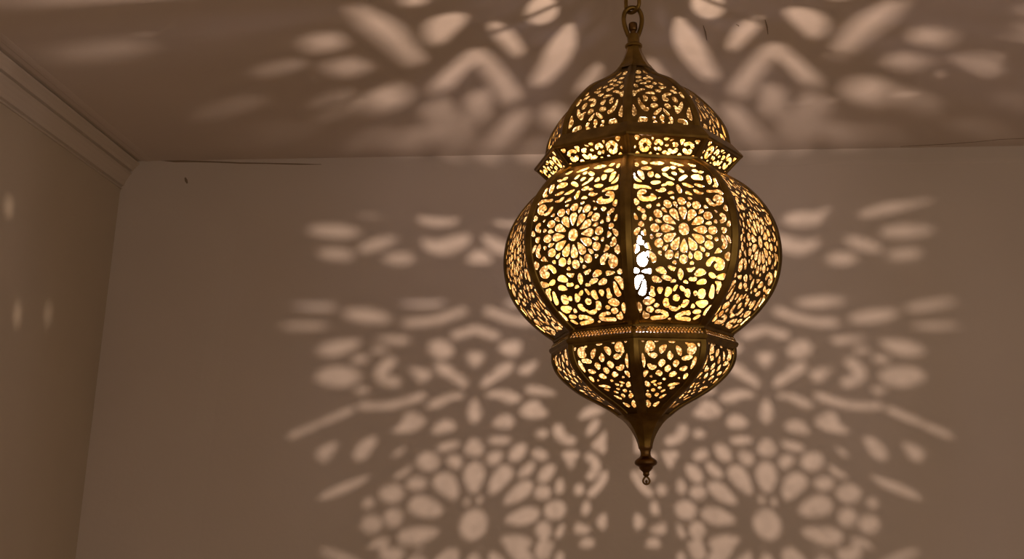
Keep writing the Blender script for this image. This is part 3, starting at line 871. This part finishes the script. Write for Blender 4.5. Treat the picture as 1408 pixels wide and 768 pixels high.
PROTO = {}
KINDS = {'dome_panel': (DOME, 131, 171, 5.0), 'collar_panel': (COLLAR, 131, 40, 2.0), 'body_panel': (BODY, 165, 301, 7.5), 'bowl_panel': (BASE, 131, 151, 6.0)}
for kind, (P, nc, nr, rib) in KINDS.items():
    pn = Panel(P, -5, 40, nc, nr)                            # the panel just right of the front rib
    fld = {'dome_panel': FD, 'collar_panel': FC, 'body_panel': FB, 'bowl_panel': FO}[kind]
    f, X, Y = read_front(pn, fld)
    if kind == 'body_panel':
        k = int(np.argmin(np.hypot(X - 940.0, Y - 314.5))); u0, v0 = pn.U.ravel()[k], pn.V.ravel()[k]
        U, Vv = pn.U - u0, (pn.V - v0)
        rose = pat_rose(U, Vv)
        R0 = np.hypot(U, Vv)
        f = np.where(R0 < 47.5, rose, np.minimum(f, R0 - 50.0))
    PROTO[kind] = f + (.4 if kind in ('body_panel', 'dome_panel') else .05)


def panel_field(kind, pn, regular, mirror):
    P, nc, nr, rib = KINDS[kind]
    f = PROTO[kind]
    if mirror:
        f = f[:, ::-1]
    if not regular:
        x, y, onc, ok = landing(pn.W, UP_W if kind == 'dome_panel' else LAMP_W)
        sh = (shadow_field(x, y, onc) + np.where(onc, .3, 1.2)) * .45
        f = np.where(ok, sh, f.ravel()).reshape(nr, nc)
    edge = pn.H - rib * (1.0 if regular else .62 if kind != 'dome_panel' else .3) - np.abs(pn.U)
    L = pn.len
    rim = np.minimum(pn.V, L - pn.V) - 1.2
    return np.minimum(np.minimum(f, edge), rim)


for kind, (P, nc, nr, rib) in KINDS.items():
    for i in range(8):
        ta, tb = ANG[i], ANG[(i + 1) % 8]
        if tb < ta:
            tb += 360
        pn = Panel(P, ta, tb, nc, nr)
        regular = i < 4
        if not regular and kind == 'bowl_panel':
            regular = True
        G = -panel_field(kind, pn, regular, mirror=(i in (0, 1, 6)))
        V, Fc = pn.mesh(G, .0011)
        mesh_obj(kind, V, Fc, M_BRASS, root, smooth=True)

# perforated band between body and bowl
for i in range(8):
    ta, tb = ANG[i], ANG[(i + 1) % 8]
    if tb < ta:
        tb += 360
    pn = Panel(BAND, ta, tb, 281, 31)
    G = -pat_band(pn.U, pn.V, pn.H, pn.len)
    V, Fc = pn.mesh(G, .0011)
    mesh_obj('band_panel', V, Fc, M_RIB, root, smooth=True)


def rib_strip(name, P, i, w, h, mat, r_min=0.0):
    """raised strip over the corner i that follows the profile P"""
    a = math.radians(ANG[i]); ap = math.radians(ANG[i - 1]); an = math.radians(ANG[(i + 1) % 8])
    d = np.array([math.sin(a), -math.cos(a)]); dp = np.array([math.sin(ap), -math.cos(ap)]); dn = np.array([math.sin(an), -math.cos(an)])
    ep = (dp - d) / np.linalg.norm(dp - d); en = (dn - d) / np.linalg.norm(dn - d)
    V = []
    sub = P[::2] if (len(P) - 1) % 2 == 0 else np.concatenate([P[::2], P[-1:]])
    for j, (r, z) in enumerate(sub):
        t = sub[min(j + 1, len(sub) - 1)] - sub[max(j - 1, 0)]; t = t / np.linalg.norm(t)
        nr_, nz_ = -t[1], t[0]
        ww = min(w, r * .30)
        c2 = d * r
        for e, k, hh in ((ep, 1.0, 0.0002), (ep, .92, h * .7), (ep, .45, h * .95), (None, 0, h), (en, .45, h * .95), (en, .92, h * .7), (en, 1.0, 0.0002)):
            q2 = c2 + (e * ww * k if e is not None else 0) + d * (hh * nr_)
            V.append((q2[0], q2[1], z + hh * nz_))
        for e, k in ((en, .9), (ep, .9)):
            q2 = c2 + e * ww * k - d * (.0016 * nr_)
            V.append((q2[0], q2[1], z - .0016 * nz_))
    n_ = 9; Fc = []
    m_ = len(sub)
    for j in range(m_ - 1):
        for k in range(n_):
            Fc.append([j * n_ + k, j * n_ + (k + 1) % n_, (j + 1) * n_ + (k + 1) % n_, (j + 1) * n_ + k])
    Fc += [list(range(n_)), [(m_ - 1) * n_ + k for k in range(n_ - 1, -1, -1)]]
    o = mesh_obj(name, V, Fc, mat, root, smooth=True); auto_sharp(o, 40)
    return o


for i in range(8):
    rear = i >= 5
    rib_strip('dome_rib', DOME, i, (6.5 if not rear else 2.2) * PX, .0026, M_RIB)
    rib_strip('collar_rib', COLLAR, i, 3.6 * PX, .0022, M_RIB)
    rib_strip('body_rib', BODY, i, (8.0 if not rear else 4.6) * PX, .0034, M_RIB)
    rib_strip('bowl_rib', BASE, i, 7.0 * PX, .0030, M_RIB)

# rims and mouldings, each swept round the eight sides
def bar(name, pts, mat):
    V, Fc = sweep8([row(y, h) for y, h in pts]); o = mesh_obj(name, V, Fc, mat, root, smooth=True); auto_sharp(o, 25); return o


bar('collar_ledge', [(206, 128.6), (206.5, 131.5), (222.2, 146), (224.0, 146.9), (226.2, 145.6), (227.0, 143.0), (224.5, 142), (209, 127.6)], M_RIB)
bar('collar_rim', [(244.0, 122.6), (245.5, 124.6), (248.8, 123.6), (250.2, 121.2), (249.0, 118.4), (246.0, 119.2)], M_RIB)
bar('band_rim', [(462.5, 123.2), (464.8, 124.0), (466.8, 123.2), (466.8, 119.8), (463.0, 118.8)], M_RIB)
bar('band_moulding', [(474.2, 126.4), (475.4, 128.6), (478.2, 129.2), (481.0, 127.8), (482.2, 126.2), (485.0, 125.4), (485.5, 122.6), (475, 122.0)], M_RIB)

# spire over the dome and its collar
V, Fc = sweep8([row(y, h) for y, h in [(63.5, 10.6), (68, 10.8), (73, 12.2), (79, 15.2), (86, 19.0), (92, 23.2), (98, 28.6), (99.5, 30.4), (99.5, 27.5), (92, 21.6), (86, 17.4), (73, 10.0), (63.5, 8.5)]])
o = mesh_obj('spire_cap', V, Fc, M_RIB, root); auto_sharp(o, 30)
V, Fc = lathe([row(y, h) for y, h in [(66, .01), (66, 10.8), (65, 12.2), (62.5, 12.4), (61, 11.2), (60.5, 9.4), (57, 8.6), (52, 8.9), (48.5, 8.9), (47.5, 8.0), (47.5, .01)]])
o = mesh_obj('neck', V, Fc, M_RIB, root); auto_sharp(o, 40)
# lower spire, turned knob and drop-shaped loop
V, Fc = sweep8([row(y, h) for y, h in [(569.5, 36.5), (571, 37.6), (573, 35.0), (577, 29.8), (582, 25.0), (589, 19.8), (596, 15.8), (603, 12.6), (609, 10.6), (615.5, 9.2), (615.5, 6), (603, 9), (589, 15), (577, 25), (570, 32)]])
o = mesh_obj('lower_spire', V, Fc, M_RIB, root); auto_sharp(o, 30)
V, Fc = lathe([row(y, h) for y, h in [(613, .01), (613, 9.2), (616, 9.4), (617.5, 8.0), (621, 6.9), (625, 6.8), (627, 7.6), (628.5, 9.0), (630.5, 12.0), (633, 14.6), (636, 15.3), (638.5, 14.2),
                                      (640.5, 11.0), (641.5, 9.4), (643.5, 9.0), (646, 7.2), (648.5, 4.6), (650, 4.0), (652, 4.6), (653.5, 3.6), (655, 2.2), (655, .01)]], 40)
o = mesh_obj('finial_knob', V, Fc, M_DARK, root); auto_sharp(o, 50)


def tube_loop(pts, rad, seg=10):
    pts = np.array(pts); n_ = len(pts); V, Fc = [], []
    c0 = pts.mean(0)
    nn = np.cross(pts[1] - pts[0], pts[n_ // 3] - pts[0]); nn /= np.linalg.norm(nn)
    for i in range(n_):
        t = pts[(i + 1) % n_] - pts[i - 1]; t /= np.linalg.norm(t)
        b = np.cross(t, nn)
        for k in range(seg):
            a = 2 * math.pi * k / seg
            V.append(pts[i] + rad * (math.cos(a) * b + math.sin(a) * nn))
    for i in range(n_):
        j = (i + 1) % n_
        for k in range(seg):
            Fc.append([i * seg + k, i * seg + (k + 1) % seg, j * seg + (k + 1) % seg, j * seg + k])
    return V, Fc


def tube_open(pts, rad, seg=12):
    pts = np.array(pts); n_ = len(pts); V, Fc = [], []
    nn = np.cross(pts[n_ // 2] - pts[0], pts[-1] - pts[0]); nn /= np.linalg.norm(nn)
    for i in range(n_):
        t = pts[min(i + 1, n_ - 1)] - pts[max(i - 1, 0)]; t /= np.linalg.norm(t)
        b = np.cross(t, nn)
        for k in range(seg):
            a = 2 * math.pi * k / seg
            V.append(pts[i] + rad * (math.cos(a) * b + math.sin(a) * nn))
    for i in range(n_ - 1):
        for k in range(seg):
            Fc.append([i * seg + k, i * seg + (k + 1) % seg, (i + 1) * seg + (k + 1) % seg, (i + 1) * seg + k])
    Fc += [list(range(seg)), [(n_ - 1) * seg + k for k in range(seg - 1, -1, -1)]]
    return V, Fc


# pear-shaped hanging loop fixed to the neck, with a dark nut where it closes
HL = [(-6.5, 50), (-8.6, 45), (-11.2, 38), (-12.8, 31), (-13.0, 24), (-11.3, 17), (-7.4, 12), (0, 10), (7.4, 12), (11.3, 17), (13.0, 24), (12.8, 31), (11.2, 38), (8.6, 45), (6.5, 50)]
HL = smooth_open(HL, 2)
V, Fc = tube_open([(x * PX, 0.12 * x * PX, zy(y)) for x, y in HL], 3.3 * PX)
hang = mesh_obj('hanging_loop', V, Fc, M_RIB, root)
V, Fc = lathe([row(y, h) for y, h in [(48.5, .01), (48.5, 4.2), (43, 4.2), (41.5, 5.8), (40, 6.4), (34, 6.4), (32, 5.6), (31, 3.6), (30.5, .01)]], 10)
o = mesh_obj('nut', V, Fc, M_DARK, hang, smooth=False); auto_sharp(o, 20)

zc = zy(660.5)
tear = []
for a in np.linspace(0, 2 * math.pi, 40, endpoint=False):
    s = math.sin(a); cz = math.cos(a)
    wv = 4.4 * s * (1 - .32 * max(cz, 0))
    tear.append((wv * PX, 0, zc + (5.6 * cz if cz > 0 else 4.6 * cz) * PX))
V, Fc = tube_loop(tear, 1.35 * PX)
floop = mesh_obj('finial_loop', V, Fc, M_DARK, root)
V, Fc = lathe([(1.9 * PX * math.sin(t) + 1e-5, zy(661.5) + 2.2 * PX * math.cos(t)) for t in np.linspace(0, math.pi, 10)], 14)
o = mesh_obj('finial_bead', V, Fc, M_DARK, floop)

# seeded glass lining just inside the pierced metal
def inset(P, dgap, step=3):
    q_ = P[::step] if (len(P) - 1) % step == 0 else np.concatenate([P[::step], P[-1:]])
    t = np.gradient(q_, axis=0); n_ = np.stack([-t[:, 1], t[:, 0]], 1); n_ /= np.linalg.norm(n_, axis=1)[:, None]
    return q_ - n_ * dgap


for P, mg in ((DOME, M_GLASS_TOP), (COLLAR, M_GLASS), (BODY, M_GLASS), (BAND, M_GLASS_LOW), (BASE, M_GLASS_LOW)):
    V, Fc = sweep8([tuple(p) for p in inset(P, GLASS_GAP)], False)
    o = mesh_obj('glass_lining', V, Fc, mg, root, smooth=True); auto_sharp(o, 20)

# lamp fittings inside
def shift(V, dx):
    return [(x + dx * PX, y, z) for x, y, z in V]


CUP = LAMP_ROW - 8.5
# added cup splits upward from downward light; the lower capsule hangs from its underside
V, Fc = lathe([row(y, h) for y, h in [(CUP + 2.5, .01), (CUP + 2.5, 4.2), (CUP + .6, 5.0), (CUP, 23.0), (CUP - 3, 25.6), (CUP - 10.5, 26.6), (CUP - 10.5, 25.9), (CUP - 3.2, 24.8), (CUP - .9, 22.4), (CUP - .9, .01)]], 40)
o = cup = mesh_obj('light_baffle_cup', shift(V, LAMP_X), Fc, M_MIRROR, root); auto_sharp(o, 30)
# two thin wires carry the added cup from the crown
for sy in (-1, 1):
    rod = [(LAMP_X * PX * (1 - t), sy * (24 * (1 - t) ** .8 + 2 * t) * PX, zy(CUP - 6) + (zy(72) - zy(CUP - 6)) * t) for t in np.linspace(0, 1, 12)]
    ROD = []
    for p_ in rod:
        for k in range(6):
            a_ = math.pi * k / 3
            ROD.append((p_[0] + .9 * PX * math.cos(a_), p_[1] + .9 * PX * math.sin(a_), p_[2]))
    Fc = [[i * 6 + k, i * 6 + (k + 1) % 6, (i + 1) * 6 + (k + 1) % 6, (i + 1) * 6 + k] for i in range(11) for k in range(6)]
    o = mesh_obj('cup_wire', ROD, Fc + [[5, 4, 3, 2, 1, 0], [66, 67, 68, 69, 70, 71]], M_STEEL, cup)
V, Fc = lathe([row(y, h) for y, h in [(LAMP_ROW - 6, 1.5), (LAMP_ROW - 4, 3.6), (LAMP_ROW, 4.6), (LAMP_ROW + 4, 4.0), (LAMP_ROW + 7, 2.2), (LAMP_ROW + 8.5, .01)]], 20)
mesh_obj('capsule_lamp', shift(V, LAMP_X), Fc, M_FIL, cup)
V, Fc = lathe([(6.9 * PX * math.sin(t) + 1e-5, zy(UP_ROW - .4) + (6.5 if t > 1.57 else 7.2) * PX * -math.cos(t) * -1) for t in np.linspace(0, math.pi, 14)], 24)
mesh_obj('fill_globe', shift(V, LAMP_X), Fc, M_FIL, cup)  # globe of the added lamp that softens the pattern on the ceiling
V, Fc = lathe([row(y, h) for y, h in [(568, .01), (568, 6), (470, 4.5), (440, 4.5), (438, 9), (412, 9.6), (410, 7), (410, .01)]], 24)
V = [(x + 3 * PX, y, z) for x, y, z in V]
o = holder = mesh_obj('lamp_holder', V, Fc, M_PORC, root); auto_sharp(o, 40)
V, Fc = lathe([row(y, h) for y, h in [(411, 7), (404, 8.6), (392, 10.8), (378, 11.8), (362, 11.0), (345, 8.8), (332, 6.0), (323, 3.4), (318, 1.4), (316, .01)]], 28)
V = [(x + 3 * PX, y, z) for x, y, z in V]
mesh_obj('candle_bulb', V, Fc, M_BULB, holder)['label'] = 'glowing white candle bulb'

# ---------------------------------------------------------------- the chain
chain = bpy.data.objects.new('hanging_chain', None); COL.objects.link(chain)
base = to_world(np.array([[0, 0, zy(36)]]))[0]
chain.location = Vector(base)
chain['label'] = 'short brass link chain holding the lantern from the ceiling'
chain['category'] = 'chain'
up_len = CEIL_Z - base[2]


def link_obj(zmid, halfh, halfw, rot, wire, name='chain_link'):
    pts_ = []
    st = max(halfh - halfw, 0)
    for a in np.linspace(0, 2 * math.pi, 44, endpoint=False):
        x, z = math.sin(a) * halfw, math.cos(a) * halfw
        z += st if z > 0 else -st
        pts_.append((x, 0, z))
    V, Fc = tube_loop(pts_, wire, 12)
    o = mesh_obj(name, V, Fc, M_RIB, chain)
    o.location = (0, 0, zmid); o.rotation_euler = (0, 0, rot)
    return o


hdz = math.atan2(SD[1], SD[0])
loop_top = zy(10) - zy(36)                                      # centre line of the loop's crown
z1 = loop_top - 5.3 * PX + 17.5 * PX
link_obj(z1, 20.1 * PX, 12.0 * PX, hdz + math.radians(-38), 2.9 * PX)
top = z1 + 17.5 * PX
zl = up_len
# ceiling hook: plate, stem and eye
plate = lathe([(0.0001, zl), (.030, zl), (.031, zl - .003), (.026, zl - .007), (.010, zl - .010), (.005, zl - .013), (.0042, top + 12 * PX), (.0001, top + 12 * PX)], 28)
o = mesh_obj('ceiling_plate', plate[0], plate[1], M_RIB, chain); auto_sharp(o, 40)
link_obj(top + 2.6 * PX, 10.0 * PX, 8 * PX, hdz + math.radians(45), 2.4 * PX, 'hook_eye')

# ---------------------------------------------------------------- light and camera
ld = bpy.data.lights.new('lantern_filament', 'POINT'); ld.energy = LAMP_W_POWER; ld.color = LAMP_COL; ld.shadow_soft_size = LAMP_R
lo = bpy.data.objects.new('lantern_filament', ld); COL.objects.link(lo); lo.location = Vector(LAMP_W)
ld = bpy.data.lights.new('ceiling_fill_light', 'POINT'); ld.energy = UP_POWER; ld.color = LAMP_COL; ld.shadow_soft_size = UP_R  # added source, larger and set apart so the ceiling light can be tuned
lo = bpy.data.objects.new('ceiling_fill_light', ld); COL.objects.link(lo); lo.location = Vector(UP_W)

wd = bpy.data.worlds.new('dim_room'); scene.world = wd; wd.use_nodes = True
bg = wd.node_tree.nodes['Background']; bg.inputs['Color'].default_value = (*AMB_COL, 1); bg.inputs['Strength'].default_value = AMB

cd = bpy.data.cameras.new('camera'); cam = bpy.data.objects.new('camera', cd); COL.objects.link(cam)
cd.sensor_fit = 'HORIZONTAL'; cd.sensor_width = 36.0; cd.lens = 36.0 * F / W; cd.clip_start = .05
cam.matrix_world = Matrix(((RT[0], UP[0], -FW[0], CAM[0]), (RT[1], UP[1], -FW[1], CAM[1]), (RT[2], UP[2], -FW[2], CAM[2]), (0, 0, 0, 1)))
scene.camera = cam

vs = scene.view_settings
scene.display_settings.display_device = 'sRGB'
vs.view_transform = 'Standard'; vs.look = 'None'; vs.exposure = EXPOSURE; vs.gamma = 1.0; vs.use_curve_mapping = False
scene.cycles.max_bounces = 10; scene.cycles.transparent_max_bounces = 24
scene.cycles.use_denoising = True
scene.cycles.caustics_reflective = False
scene.cycles.sample_clamp_indirect = 4.0
